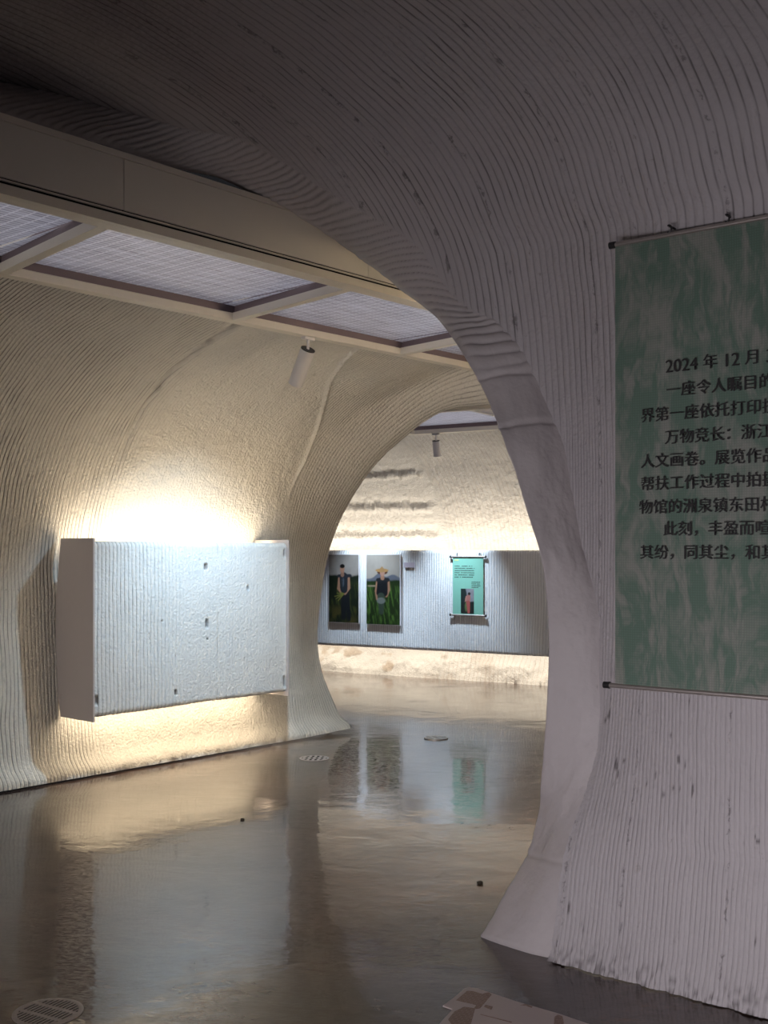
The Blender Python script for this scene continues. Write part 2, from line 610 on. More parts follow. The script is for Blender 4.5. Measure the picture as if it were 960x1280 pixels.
# return of the wall behind the edge
back = LP[:, :1].copy()
ret = []
ctr = uo(2.0, 3.2, 1.3)
outv = rowsE - ctr
outv -= np.outer(outv @ np.array([ND[0], ND[1], 0]), np.array([ND[0], ND[1], 0]))
outv /= np.linalg.norm(outv, axis=1, keepdims=True)
outv = .9 * outv + .12 * np.array([ND[0], ND[1], 0])
outv[:, 2] *= smooth(0, .4, rowsE[:, 2])
wtop = smooth(1.5, 2.3, rowsE[:, 2])[:, None]
ray = LP[:, 0] - np.array([0, 0, H])
ray /= np.linalg.norm(ray, axis=1, keepdims=True)
nd3 = ray + .12 * outv
r1 = LP[:, 0] + (outv * .02 + nd3 * .012) * (1 - wtop) + nd3 * .03 * wtop
r2 = LP[:, 0] + outv * .30 * (1 - wtop) + nd3 * .22 * wtop
LPa = np.concatenate([r2[:, None], r1[:, None], LP], 1)
gl = np.concatenate([gl[:, :1] * 0, gl[:, :1] * 0, gl], 1)
UVl = np.stack([np.concatenate([t2[:, :2] * 0 - .1, t2], 1) * .3, np.concatenate([arc[:, :2], arc], 1)], -1)
lip = grid('trim_1', LPa, M['lip'], UVl)
set_groove(lip, gl)
tag(lip, kind='structure')

# ------------------------------------------------------------------ middle tunnel, left wall
U_END = 6.96
E2PX = [(432, 915), (418, 882), (402, 840), (396, 800), (400, 745), (410, 690), (432, 635), (470, 580), (512, 541), (545, 518), (572, 509), (612, 505)]
E2 = []
for (x, y) in E2PX:
    k = (x - 480) / F
    Y = U_END / (BD[0] * k + BD[1])
    E2.append((ND[0] * k * Y + ND[1] * Y, max(0, H + (YH - y) / F * Y)))
E2[0] = (E2[0][0], 0)
E2.append((4.3, E2[-1][1]))
E2d = resample(catmull(E2, 30), 500)
B0 = [(6.62, 0), (6.68, .35), (6.72, .8), (6.735, 1.2), (6.70, 1.6), (6.56, 2.05), (6.27, 2.43), (5.82, 2.72), (5.35, 2.87), (4.95, 2.955), (4.3, 3.0)]
B0d = resample(catmull(B0, 30), 500)


def mid_wall(us, nrow, fine=True):
    t = np.linspace(0, 1, nrow)
    e2, b0 = resample(E2d, at=t), resample(B0d, at=t)
    Tg, Ug = np.meshgrid(t, us, indexing='ij')
    seam = 6.33 - .75 * smooth(.5, .85, Tg)
    gst = 6.33 + .28 * smooth(.55, .8, Tg)
    k = smooth(0, 1, (Ug - gst) / (U_END - gst)) ** 1.3
    O = b0[:, :1] * (1 - k) + e2[:, :1] * k
    Zz = b0[:, 1:] * (1 - k) + e2[:, 1:] * k
    L = Tg * arclen(b0)[-1]
    a, b = np.gradient(O, axis=0), np.gradient(Zz, axis=0)
    n = np.sqrt(a * a + b * b) + 1e-9
    NO, NZ = -b / n, a / n
    warp = (fbm(Ug * 2, L * 1.2, 81, 3) - .5) * .05 + (fbm(Ug * 9, L * 5, 82, 2) - .5) * .01
    PB = .028
    phs = (Ug + warp) / PB
    bd = np.sqrt(np.abs(np.sin(np.pi * phs)) + 1e-4)
    left = 1 - smooth(4.45, 4.75, Ug + .1 * np.sin(L * 2))
    right = smooth(0, .08, Ug - seam)
    rib = .25 + .75 * np.maximum(left, right * .8)
    dsp = (.008 * bd * rib + (fbm(Ug * 30, L * 22, 83, 3) - .5) * .010 * (1.2 - rib)) * (1 if fine else 0)
    dsp = dsp + (fbm(Ug * 1.6, L * 1.4, 84, 3) - .5) * .05 * smooth(0, .4, L) * (1 - smooth(6.6, 6.9, Ug))
    crease = np.exp(-((Ug - 4.62 + .12 * smooth(.4, .9, Tg)) / .03) ** 2)
    dsp = dsp - .03 * crease * smooth(.45, .6, Tg) + .02 * np.exp(-((Ug - seam) / .015) ** 2) * smooth(.4, .5, Tg)
    dsp = dsp + (.075 + .03 * (fbm(Ug * 8, L * 8, 88, 3) - .5)) * np.exp(-((L - .02) / .085) ** 2)
    g = .6 * crease * smooth(.5, .7, fbm(Ug * 20, L * 8, 87, 2)) * smooth(.45, .6, Tg)
    O2, Z2 = O + NO * dsp, np.maximum(Zz + NZ * dsp, -.01)
    P = np.stack([BD[0] * Ug + ND[0] * O2, BD[1] * Ug + ND[1] * O2, Z2], -1)
    gs = np.maximum(left, right * .6) * .95 * (.55 + .45 * smooth(.35, .65, fbm(Ug * 5, L * 3, 86, 3))) + .12
    return P, np.stack([Ug, L], -1), np.clip(g, 0, 1), phs, gs


us = np.concatenate([np.arange(-4, 2.2, .25), np.arange(2.2, U_END, .0045), [U_END]])
P, UVm, g, phs, gs = mid_wall(us, 260)
phs, gs = [np.concatenate([v, v[:, -1:], v[:, -1:]], 1) for v in (phs, gs)]
# thickness behind the end edge
thick = P[:, -1:].copy()
outw = P[:, -1] - uo(U_END, 4.4, 1.0)
outw /= np.linalg.norm(outw, axis=1, keepdims=True)
outw[:, 2] *= smooth(0, .4, P[:, -1, 2])
th1 = P[:, -1] + outw * .015 + np.array([BD[0], BD[1], 0]) * .02
th2 = P[:, -1] + outw * .35 + np.array([BD[0], BD[1], 0]) * .03
P = np.concatenate([P, th1[:, None], th2[:, None]], 1)
UVm = np.concatenate([UVm, UVm[:, -1:] + np.array([.02, 0]), UVm[:, -1:] + np.array([.3, 0])], 1)
g = np.concatenate([g, g[:, -1:] * 0, g[:, -1:] * 0], 1)
Oa, Ua = P[..., :2] @ ND, P[..., :2] @ BD
wl = grid('wall_left', P, M['mid'], UVm, keep=(Oa > 5.0) | (Ua > 6.66))
set_groove(wl, g, phs, gs=gs)
tag(wl, kind='structure')

# right side of the middle tunnel beyond the arch, only its far end
t = np.linspace(0, 1, 60)
b0 = resample(B0d, at=t)
us2 = np.linspace(4.55, U_END, 90)
Tg, Ug = np.meshgrid(t, us2, indexing='ij')
O = 2 * 4.43 - b0[:, :1] + 0 * Ug
O = O + (fbm(Ug * 3, Tg * 9, 90, 3) - .5) * .04
P = np.stack([BD[0] * Ug + ND[0] * O, BD[1] * Ug + ND[1] * O, b0[:, 1:] + 0 * Ug], -1)
w3 = grid('wall_front', P, M['mid'], np.stack([Ug, Tg * 5], -1), keep=O < 3.80)
tag(w3, kind='structure')

# ------------------------------------------------------------------ far gallery wall
QP = [(11.90, 0), (12.02, .25), (12.18, .7), (12.24, 1.1), (12.2, 1.6), (11.98, 2.1), (11.55, 2.55), (11.1, 2.8), (10.72, 2.93), (10.2, 3.0), (9.2, 3.02)]
Qd = resample(catmull(QP, 30), 260)
cs = np.concatenate([np.arange(-13, -9, .1), np.arange(-9, -4.2, .0085), np.arange(-4.2, -1, .15)])
LQ = arclen(Qd)
Lc, Cg = np.meshgrid(LQ, cs, indexing='ij')
a, b = np.gradient(Qd[:, 0]), np.gradient(Qd[:, 1])
n = np.sqrt(a * a + b * b)
NQ, NZ = (-b / n)[:, None], (a / n)[:, None]
seamc = -6.42 + .0 * Lc
rightz = smooth(0, .06, Cg - seamc)
ph = (Cg + (fbm(Cg * 2, Lc * 1.3, 101, 2) - .5) * .05) / .055
bd = np.sqrt(np.abs(np.sin(np.pi * ph)) + 1e-4)
dsp = .009 * bd * (.2 + .8 * rightz) + (fbm(Cg * 24, Lc * 24, 102, 3) - .5) * .018
dsp += (fbm(Cg * 1.3, Lc * 1.3, 103, 3) - .5) * .06
dsp += .03 * np.exp(-((Cg - seamc) / .03) ** 2)
for lc in (1.79, 2.18, 2.70):                     # three sagging seams in the left section
    wob = (fbm(Cg * 26, Lc * 3, 105, 3) - .5) * .09
    dsp += .024 * (np.exp(-((Lc - lc + wob) / .05) ** 2) - .7 * np.exp(-((Lc - lc - .09 + wob) / .05) ** 2)) * (1 - smooth(-.25, -.05, Cg - seamc)) * smooth(-8.6, -8.0, Cg)
low = 1 - smooth(.2, .55, Lc)
dsp += low * (fbm(Cg * 3.3, Lc * 5, 107, 4) - .5) * .14
Q2, Z2 = Qd[:, :1] + NQ * dsp, np.maximum(Qd[:, 1:] + NZ * dsp, -.01)
Z2[:2] = -.03
P = np.stack([CD[0] * Cg + QD[0] * Q2, CD[1] * Cg + QD[1] * Q2, Z2], -1)
wb = grid('wall_back', P, M['far'], np.stack([Cg, Lc], -1), keep=(P[..., :2] @ QD) > 10.70)
gq = low * smooth(.56, .68, fbm(Cg * 5, Lc * 7, 108, 4)) * (1 - rightz * .7) * .8
set_groove(wb, np.clip(gq, 0, 1), ph, gs=rightz * .4)
tag(wb, kind='structure')


# ------------------------------------------------------------------ skylights
def sheet_mat():
    k = NT('skylight_sheet')
    uv = k.uv()
    sx = k.n('SeparateXYZ', {'Vector': uv})
    fx = k.math('FRACT', k.math('MULTIPLY', sx.outputs[0], 16))
    fy = k.math('FRACT', k.math('MULTIPLY', sx.outputs[1], 34))
    lx = k.math('LESS_THAN', fx, .16)
    ly = k.math('LESS_THAN', fy, .24)
    g = k.math('MAXIMUM', lx, ly)
    nz = k.noise(k.map(uv, (3, 26, 1)), 1.0, 4, .65)
    c = k.mix(k.ramp(nz, (.35, 0.0), (.65, 1.0)), (.34, .33, .38), (.60, .61, .69))
    c = k.mix(k.math('MULTIPLY', g, .6), c, (.95, .95, 1.0))
    tr = k.n('BsdfTranslucent', {'Color': c})
    gl = k.n('BsdfGlossy', {'Color': (.8, .8, .85, 1), 'Roughness': .22})
    bmp = k.bump(k.math('ADD', k.math('MULTIPLY', g, .4), nz), .5, .006)
    k.t.links.new(bmp, gl.inputs['Normal'])
    df = k.n('BsdfDiffuse', {'Color': c})
    m1 = k.n('MixShader', {0: .45})
    k.t.links.new(tr.outputs[0], m1.inputs[1])
    k.t.links.new(df.outputs[0], m1.inputs[2])
    m2 = k.n('MixShader', {0: .16})
    k.t.links.new(m1.outputs[0], m2.inputs[1])
    k.t.links.new(gl.outputs[0], m2.inputs[2])
    k.t.links.new(m2.outputs[0], k.out.inputs['Surface'])
    return k.m


M['sheet'] = sheet_mat()
M['mauve'] = plain('mauve_shade_side', (.20, .15, .16), .5)  # dark mauve stands in for the shadow band inside the skylight recess


def uvbox_sheet(name, x0, x1, y0, y1, z, parent):
    n, m = 10, 10
    X, Y = np.meshgrid(np.linspace(x0, x1, n), np.linspace(y0, y1, m), indexing='ij')
    return grid(name, np.stack([X, Y, z + 0 * X], -1), M['sheet'], np.stack([X, Y], -1), parent=parent)


def skylight(name, label, mw, length, bars, width, fascia_h, power, skew=.0, seams=()):
    """local x along the tunnel, local y from the near rail (0) to the far rail (width), z=0 underside"""
    root = empty(name, mw)
    tag(root, label, 'skylight')
    rw, rh = .07, .045
    box('side_rail', M['frame'], root, 0, length, 0, rw, 0, rh, bev=.004)
    box('side_rail', M['frame'], root, 0, length, width - rw, width, 0, rh, bev=.004)
    ends = [0] + list(bars) + [length]
    for b in bars:
        bm = bmesh.new()
        add_box(bm, -.026, .026, rw, width - rw, .001, rh)
        for v in bm.verts:
            v.co.x += b + skew * v.co.y / width
        build('crossbar', bm, M['frame'], root)
    for i in range(len(ends) - 1):
        bm = bmesh.new()
        uvbox_sheet('glazing_sheet', ends[i] + (.045 if i else .01), ends[i + 1] + .03, rw * .6, width - rw * .6, .085, root)
        # upstand around the cell
        add_box(bm, ends[i], ends[i + 1], rw - .012, rw, rh, .11)
        add_box(bm, ends[i], ends[i + 1], width - rw, width - rw + .012, rh, .11)
        x = ends[i + 1]
        add_box(bm, x - .012, x, rw, width - rw, rh, .11)
        for v in bm.verts:
            v.co.x += (skew * v.co.y / width) if 0 < i + 1 < len(ends) - 1 and v.co.x > ends[i] + .02 else 0
        build('upstand', bm, M['mauve'], root)
    # housing above
    bm = bmesh.new()
    add_box(bm, 0, length, 0, .01, .11, .29)
    add_box(bm, 0, length, width - .01, width, .11, .29)
    add_box(bm, 0, length, 0, width, .29, .30)
    add_box(bm, 0, .01, 0, width, .11, .29)
    add_box(bm, length - .01, length, 0, width, .11, .29)
    build('housing', bm, M['frame'], root)
    if fascia_h:
        xs = [0] + list(seams) + [length]
        for i in range(len(xs) - 1):
            box('fascia_board', M['fascia'], root, xs[i] + .0015, xs[i + 1] - .0015, -.02, -.002, rh + .022, fascia_h, bev=.002)
        bm = bmesh.new()
        add_box(bm, 0, length, -.012, -.001, rh - .004, rh + .03)
        build('shadow_gap', bm, M['dark'], root)
        bm = bmesh.new()
        add_box(bm, 0, length, -.024, -.002, rh + .008, rh + .014)
        add_box(bm, 0, length, -.03, -.001, .0, rh - .006)
        add_box(bm, 0, length, -.026, -.002, fascia_h + .001, fascia_h + .026)
        build('trim_profile', bm, M['frame'], root)
    c = mw @ Vector((length / 2, width / 2, .28))
    d = mw @ Vector((length / 2, width / 2, 0))
    area(name + '_daylight', c, d, length * .95, width * .9, power, (.86, .88, 1.0), math.pi, mw.to_3x3() @ Vector((1, 0, 0)))
    return root


U0 = -2.0
skylight('ceiling_skylight', 'long framed skylight strip with pale fascia boards along the crown of the nearer tunnel',
         basis(BD, ND, uo(U0, 3.87, 2.885)), 6.69 - U0, [x - U0 for x in (-.29, 1.21, 2.71, 4.19, 5.69)], 1.15, .278, 15, .15,
         [x - U0 for x in (-.23, 1.26, 2.76, 4.26, 5.76)])
skylight('ceiling_skylight', 'small skylight strip seen far away through the second arch above the photographs',
         basis(CD, QD, cq(-11, 9.05, 2.82)), 8.0, [1.9, 3.4, 4.9, 6.4], 1.68, 0, 26, 0)


# ------------------------------------------------------------------ panels with lit edges
def slab(name, mw_parent, length, z0, z1, depth, nx, nz, seed, right_stucco, calm=1.0, holes=()):
    """concrete slab: displaced front, rolled top and bottom. local x along, local y to the back, z up"""
    xs = np.linspace(0, length, nx)
    r = .03
    # cross-section path: back-top -> over -> front -> under -> back
    sec = [(depth, z1 - .006)]
    for a in np.linspace(0, math.pi / 2, 8):
        sec.append((r - r * math.sin(a), z1 - r + r * math.cos(a)))
    zz = np.linspace(z1 - r, z0 + r, nz)[1:-1]
    sec += [(0, z) for z in zz]
    for a in np.linspace(0, math.pi / 2, 8):
        sec.append((r - r * math.cos(a), z0 + r - r * math.sin(a)))
    sec.append((depth, z0 + .006))
    sec = np.array(sec)
    nrm = np.zeros_like(sec)
    g = np.gradient(sec, axis=0)
    nrm[:, 0], nrm[:, 1] = g[:, 1], -g[:, 0]
    nrm /= np.linalg.norm(nrm, axis=1, keepdims=True)
    S, X = np.meshgrid(np.arange(len(sec)), xs, indexing='ij')
    Zs, Ys = sec[:, 1:] + 0 * X, sec[:, :1] + 0 * X
    ph = (X + (fbm(X * 3, Zs * 2, seed, 2) - .5) * .03) / .031
    bd = np.sqrt(np.abs(np.sin(np.pi * ph)) + 1e-4)
    rib = 1 - (1 - .22) * smooth(right_stucco - .35, right_stucco + .15, X)
    dsp = .008 * bd * rib + ((fbm(X * 90, Zs * 90, seed + 3, 2) - .5) * .005 + (fbm(X * 4, Zs * 4, seed + 5, 2) - .5) * .008) * calm
    gr = bd * 0
    for (hx, hz, hw, hh) in holes:
        h = np.exp(-(((X - hx) / hw) ** 4 + ((Zs - hz) / hh) ** 4)) * (np.abs(Ys) < .01)
        dsp -= .02 * h
        gr = np.maximum(gr, h * .9)
    for hx in (length * .61,):
        ln = np.exp(-((X - hx) / .006) ** 2) * smooth(.45, .6, fbm(X * 30, Zs * 7, seed + 8, 2))
        dsp -= .004 * ln
        gr = np.maximum(gr, ln * .3)
    nl = nrm[:, None, :] * dsp[..., None]
    P = np.stack([X, Ys + nl[..., 0], Zs + nl[..., 1]], -1)
    L = arclen(sec)[:, None] + 0 * X
    o = grid(name, P, M['panel'], np.stack([X, L], -1), parent=mw_parent)
    set_groove(o, gr, ph, gs=.06 + (rib - .2) * .75)
    return o


PLEN = PU1 - PU0
ZT, ZB = 1.615, .445
np_root = empty('display_panel', basis(BD, ND, uo(PU0, PO, 0)))
tag(np_root, 'large blank white ribbed concrete wall panel with a glowing gap above and below', 'display panel')
slab('concrete_slab', np_root, PLEN, ZB + .01, ZT - .01, .09, 620, 330, 200, PLEN * .42,
     holes=((.955, 1.43, .017, .022), (.965, 1.02, .015, .032), (1.36, 1.27, .010, .02), (.02, .56, .015, .03), (1.735, 1.53, .012, .03), (1.735, .53, .012, .04), (.68, .55, .012, .02), (.97, .91, .007, .007), (.56, 1.06, .006, .006)))


def end_plate(x0, x1, root, y1=.415):
    """side plate whose back edge follows the bulging tunnel wall"""
    bm = bmesh.new()
    zz = np.linspace(ZB - .022, ZT + .016, 16)
    bt = np.interp(zz, [.42, .6, .9, 1.2, 1.64], [y1 - .06, y1 - .02, y1, y1, y1 - .06])
    va = []
    for x in (x0, x1):
        fr = [bm.verts.new((x, -.025, z)) for z in zz]
        bk = [bm.verts.new((x, b, z)) for z, b in zip(zz, bt)]
        va.append((fr, bk))
        for i in range(15):
            bm.faces.new((fr[i], fr[i + 1], bk[i + 1], bk[i]))
    (f0, b0), (f1, b1) = va
    for i in range(15):
        bm.faces.new((f0[i], f0[i + 1], f1[i + 1], f1[i]))
        bm.faces.new((b0[i], b0[i + 1], b1[i + 1], b1[i]))
    bm.faces.new((f0[0], b0[0], b1[0], f1[0]))
    bm.faces.new((f0[-1], b0[-1], b1[-1], f1[-1]))
    bmesh.ops.recalc_face_normals(bm, faces=bm.faces)
    build('end_plate', bm, M['plate'], root)


end_plate(-.014, -.002, np_root)
end_plate(PLEN + .002, PLEN + .012, np_root)
bm = bmesh.new()
add_box(bm, .05, PLEN - .05, .10, .13, .55, 1.40)
for x in (.3, PLEN - .3):
    add_box(bm, x - .04, x + .04, .13, .30, .9, .96)
build('wall_bracket', bm, M['white'], np_root)

CQ = 11.36
fp_root = empty('display_panel', basis(CD, QD, cq(CC0, CQ, 0)))
tag(fp_root, 'long white concrete wall panel holding the photographs, far away through the second arch', 'display panel')
slab('concrete_slab', fp_root, CC1 - CC0, .395, 1.545, .09, 1500, 200, 300, 9.0, .6)
bm = bmesh.new()
add_box(bm, .05, CC1 - CC0 - .05, .10, .13, .55, 1.40)
for x in (.6, 3.0, 5.4):
    add_box(bm, x - .04, x + .04, .13, .75, .9, .96)
build('wall_bracket', bm, M['white'], fp_root)


# ------------------------------------------------------------------ pictures on the far panel
def ray_c(x, y, q):
    """point of the far panel plane behind a picture position: (c, z)"""
    k = (x - 480) / F
    Y = q / (QD[0] * k + QD[1])
    return CD[0] * k * Y + CD[1] * Y, H + (YH - y) / F * Y


def printed_mat(name, rough=.35):
    k = NT(name)
    a = k.n('Attribute', attribute_name='print').outputs['Color']
    k.set('Base Color', a)
    k.set('Roughness', rough)
    return k.m


M['print'] = printed_mat('photo_print')


def blob(X, Y, cx, cy, rx, ry, s=.12):
    d = ((X - cx) / rx) ** 2 + ((Y - cy) / ry) ** 2
    return 1 - smooth(1 - s * 2, 1 + s * 2, d)


def seg(X, Y, x0, y0, x1, y1, r0, r1):
    dx, dy = x1 - x0, y1 - y0
    t = np.clip(((X - x0) * dx + (Y - y0) * dy) / (dx * dx + dy * dy), 0, 1)
    d = np.hypot(X - x0 - t * dx, Y - y0 - t * dy)
    r = r0 + (r1 - r0) * t
    return 1 - smooth(r - .012, r + .012, d)


def over(img, m, c):
    return img * (1 - m[..., None]) + np.array(c) * m[..., None]


def paint(kind, n=56, m=112):
    """picture content: x 0..1 left to right, y 0..2 bottom to top"""
    X, Y = np.meshgrid(np.linspace(0, 1, n), np.linspace(0, 2, m), indexing='ij')
    nz = fbm(X * 5, Y * 3, 400 + kind, 4)
    blades = fbm(X * 26 + Y * 4, Y * 5, 410 + kind, 3)
    skin, dark = (.36, .19, .12), (.012, .014, .016)
    if kind == 0:
        img = over(np.zeros(X.shape + (3,)), np.ones_like(X), (.30, .27, .24))
        img = img * (.75 + .5 * nz[..., None]) * (.75 + .25 * (Y / 2)[..., None])
        field = smooth(1.40, 1.34, Y + .1 * (nz - .5))
        img = over(img, 1 - smooth(1.34, 1.42, Y + .1 * (nz - .5)), (.012, .018, .010))
        g = (1 - smooth(1.1, 1.3, Y)) * smooth(.45, .75, blades)
        img = over(img, g * .8, (.05, .06, .018))
        img = over(img, (1 - smooth(.35, .6, Y)) * smooth(.4, .7, nz) * .7, (.085, .07, .02))
        img = over(img, seg(X, Y, .50, .95, .50, .15, .10, .08) + 0, dark)
        img = over(img, seg(X, Y, .60, .95, .68, .1, .09, .06), dark)
        img = over(img, seg(X, Y, .37, 1.35, .33, 1.0, .05, .045), skin)
        img = over(img, seg(X, Y, .33, 1.0, .45, .85, .045, .04), skin)
        img = over(img, seg(X, Y, .66, 1.33, .68, 1.02, .05, .045), skin)
        img = over(img, seg(X, Y, .68, 1.02, .55, .85, .045, .04), skin)
        img = over(img, seg(X, Y, .50, 1.34, .51, .98, .14, .12), (.02, .025, .03))
        img = over(img, seg(X, Y, .33, 1.37, .72, 1.38, .045, .05), (.025, .028, .035))
        img = over(img, blob(X, Y, .47, 1.2, .05, .16) * smooth(.5, .7, nz) * .6, (.12, .14, .17))
        img = over(img, seg(X, Y, .46, 1.5, .46, 1.40, .055, .06), (.28, .15, .10))
        img = over(img, blob(X, Y, .455, 1.58, .075, .12), (.38, .20, .13))
        img = over(img, blob(X, Y, .455, 1.66, .08, .06), (.01, .009, .008))
        for (a, b) in ((.2, .82), (.24, .75), (.32, .7), (.28, .92), (.4, .95)):
            img = over(img, seg(X, Y, .5, .84, a, b - .06, .02, .012), (.17, .17, .04))
    elif kind == 1:
        img = over(np.zeros(X.shape + (3,)), np.ones_like(X), (.40, .36, .31))
        img = img * (.85 + .3 * nz[..., None])
        hill = 1.30 + .16 * np.exp(-((X - .38) / .16) ** 2) + .13 * np.exp(-((X - .8) / .2) ** 2)
        img = over(img, 1 - smooth(hill - .02, hill + .02, Y), (.13, .14, .17))
        img = over(img, 1 - smooth(1.22, 1.28, Y + .1 * (nz - .5)), (.018, .035, .010))
        img = over(img, (1 - smooth(1.0, 1.22, Y)) * smooth(.42, .7, blades), (.075, .15, .03))
        img = over(img, (1 - smooth(.2, .7, Y)) * smooth(.5, .8, nz) * .8, (.015, .03, .01))
        img = over(img, blob(X, Y, .16, 1.1, .14, .03) * .8, (.30, .25, .16))
        img = over(img, seg(X, Y, .33, 1.22, .29, .95, .04, .035), skin)
        img = over(img, seg(X, Y, .29, .95, .32, .72, .035, .03), skin)
        img = over(img, seg(X, Y, .66, 1.22, .68, 1.0, .04, .035), skin)
        img = over(img, seg(X, Y, .68, 1.0, .6, .82, .035, .04), skin)
        img = over(img, seg(X, Y, .42, 1.25, .40, .9, .09, .10), dark)
        img = over(img, seg(X, Y, .55, 1.25, .54, .9, .09, .10), dark)
        img = over(img, seg(X, Y, .35, 1.27, .64, 1.28, .06, .06), (.02, .022, .024))
        img = over(img, seg(X, Y, .44, .8, .45, .35, .11, .07) * .9, (.05, .07, .05))
        img = over(img, blob(X, Y, .44, .68, .13, .09) * .7, (.22, .24, .22))
        img = over(img, seg(X, Y, .48, 1.42, .485, 1.33, .05, .06), skin)
        img = over(img, blob(X, Y, .48, 1.50, .315 * .5, .07), (.10, .035, .015))
        img = over(img, blob(X, Y, .48, 1.49, .075, .11), (.45, .25, .18))
        img = over(img, blob(X, Y, .47, 1.55, .20, .05), (.42, .24, .09))
        img = over(img, seg(X, Y, .47, 1.58, .47, 1.63, .09, .03), (.38, .22, .09))
    else:
        img = over(np.zeros(X.shape + (3,)), np.ones_like(X), (.22, .22, .24))
        img = img * (.7 + .6 * nz[..., None])
        img = over(img, blob(X, Y, .1, 1.5, .35, .7), (.02, .03, .03))
        img = over(img, 1 - smooth(.9, 1.0, Y + .2 * (nz - .5)), (.02, .025, .022))
        img = over(img, blob(X, Y, .42, .55, .12, .4), (.10, .14, .06))
        img = over(img, seg(X, Y, .58, 1.35, .56, .8, .16, .14), (.36, .15, .13))
        img = over(img, seg(X, Y, .56, .9, .6, .1, .15, .09), (.34, .09, .08))
        img = over(img, seg(X, Y, .42, 1.35, .36, 1.0, .06, .05), (.40, .2, .16))
        img = over(img, blob(X, Y, .64, 1.6, .10, .12), (.02, .015, .015))
    return np.clip(img, 0, 1), X, Y


def picture(name, kind, box_px, label, depth=.02, parent=None):
    x0, y0, x1, y1 = box_px
    c0, zt = ray_c(x0, y0, CQ - depth - .014)
    c1, _ = ray_c(x1, y0, CQ - depth - .014)
    _, zb = ray_c(x0, y1, CQ - depth - .014)
    wd, ht = c1 - c0, zt - zb
    root = empty(name, basis(CD, QD, cq(c0, CQ - depth - .014, zb)))
    tag(root, label, 'picture', 'photographs on the far panel')
    box('mounting_board', M['paper'], root, 0, wd, 0, depth, 0, ht, bev=.002)
    img, X, Y = paint(kind)
    img = img * .75
    grid('printed_photo', np.stack([.008 + X * (wd - .016), 0 * X - .0015, .008 + Y / 2 * (ht - .016)], -1), M['print'], parent=root, attr=img, flip=False)
    return root


picture('photograph', 0, (410.5, 692.5, 449, 778), 'photograph of a bareheaded person in a dark vest holding cut grass')
picture('photograph', 1, (457.5, 692.5, 500.5, 780.5), 'photograph of a person in a wide straw hat standing in tall green grass')

c0, zt = ray_c(505, 703, CQ - .02)
c1, zb = ray_c(518.5, 709.5, CQ - .02)
lb = empty('caption_plate', basis(CD, QD, cq(c0, CQ - .026, zb)))
tag(lb, 'tiny pale lilac caption plate beside the straw hat photograph', 'label')
box('plate', plain('caption_lilac', (.50, .44, .50), .5), lb, 0, c1 - c0, 0, .010, 0, zt - zb, bev=.002)

# mint scroll on the far panel
M['mint'] = plain('mint_fabric', (.20, .46, .36), .6, scale=20, var=.05)
M['mintpale'] = plain('mint_pale', (.45, .55, .25), .6)
c0, zt = ray_c(566, 696, CQ - .032)
c1, _ = ray_c(604, 696, CQ - .032)
_, zb = ray_c(566, 768.5, CQ - .032)
wd, ht = c1 - c0, zt - zb
sr = empty('hanging_scroll', basis(CD, QD, cq(c0, CQ - .032, zb)))
tag(sr, 'small mint green hanging scroll with a small picture on the far white panel', 'banner')
box('fabric_sheet', M['mint'], sr, 0, wd, 0, .004, 0, ht)
for z in (0, ht):
    bm = bmesh.new()
    add_cyl(bm, (-.025, .002, z), (wd + .025, .002, z), .011, 14)
    rod = build('hanging_rod', bm, M['alu'], sr, True)
    for xx in (-.03, wd + .03):
        bm = bmesh.new()
        add_cyl(bm, (xx - .008, .002, z), (xx + .008, .002, z), .014, 14)
        build('end_cap', bm, M['black'], rod, True)
for xx in (.05, wd - .05):
    bm = bmesh.new()
    add_cyl(bm, (xx, .002, ht + .008), (xx, .004, ht + .04), .005, 8)
    add_cyl(bm, (xx, .004, ht + .04), (xx, .02, ht + .042), .005, 8)
    build('hook', bm, M['black'], sr)
box('header_patch', M['mintpale'], sr, .02, .075, -.0015, .001, ht - .045, ht - .028)
# lines of print too small to read: rows of short strokes
bm = bmesh.new()
rr = np.random.RandomState(12)


def strokes(x0, x1, z, h):
    x = x0
    while x < x1 - .006:
        wv = rr.uniform(.006, .013)
        if rr.rand() > .12:
            add_box(bm, x, min(x + wv, x1), -.001, .001, z - h * rr.uniform(.35, .5), z + h * rr.uniform(.35, .5))
        x += wv + .0035


for i in range(6):
    strokes(.025, wd * (.72 if i not in (0, 5) else .66), ht - .105 - i * .025, .011)
build('small_print', bm, M['ink'], sr)
bm = bmesh.new()
for i in range(4):
    strokes(wd * .62, wd * (.92 if i < 3 else .86), ht - .285 - i * .02, .009)
build('small_print', bm, M['ink'], sr)
img, X, Y = paint(2, 30, 60)
pw, ph_ = wd * .43, ht * .425
grid('printed_picture', np.stack([wd * .27 + X * pw, 0 * X - .0015, .03 * ht + Y / 2 * ph_], -1), M['print'], parent=sr, attr=img)


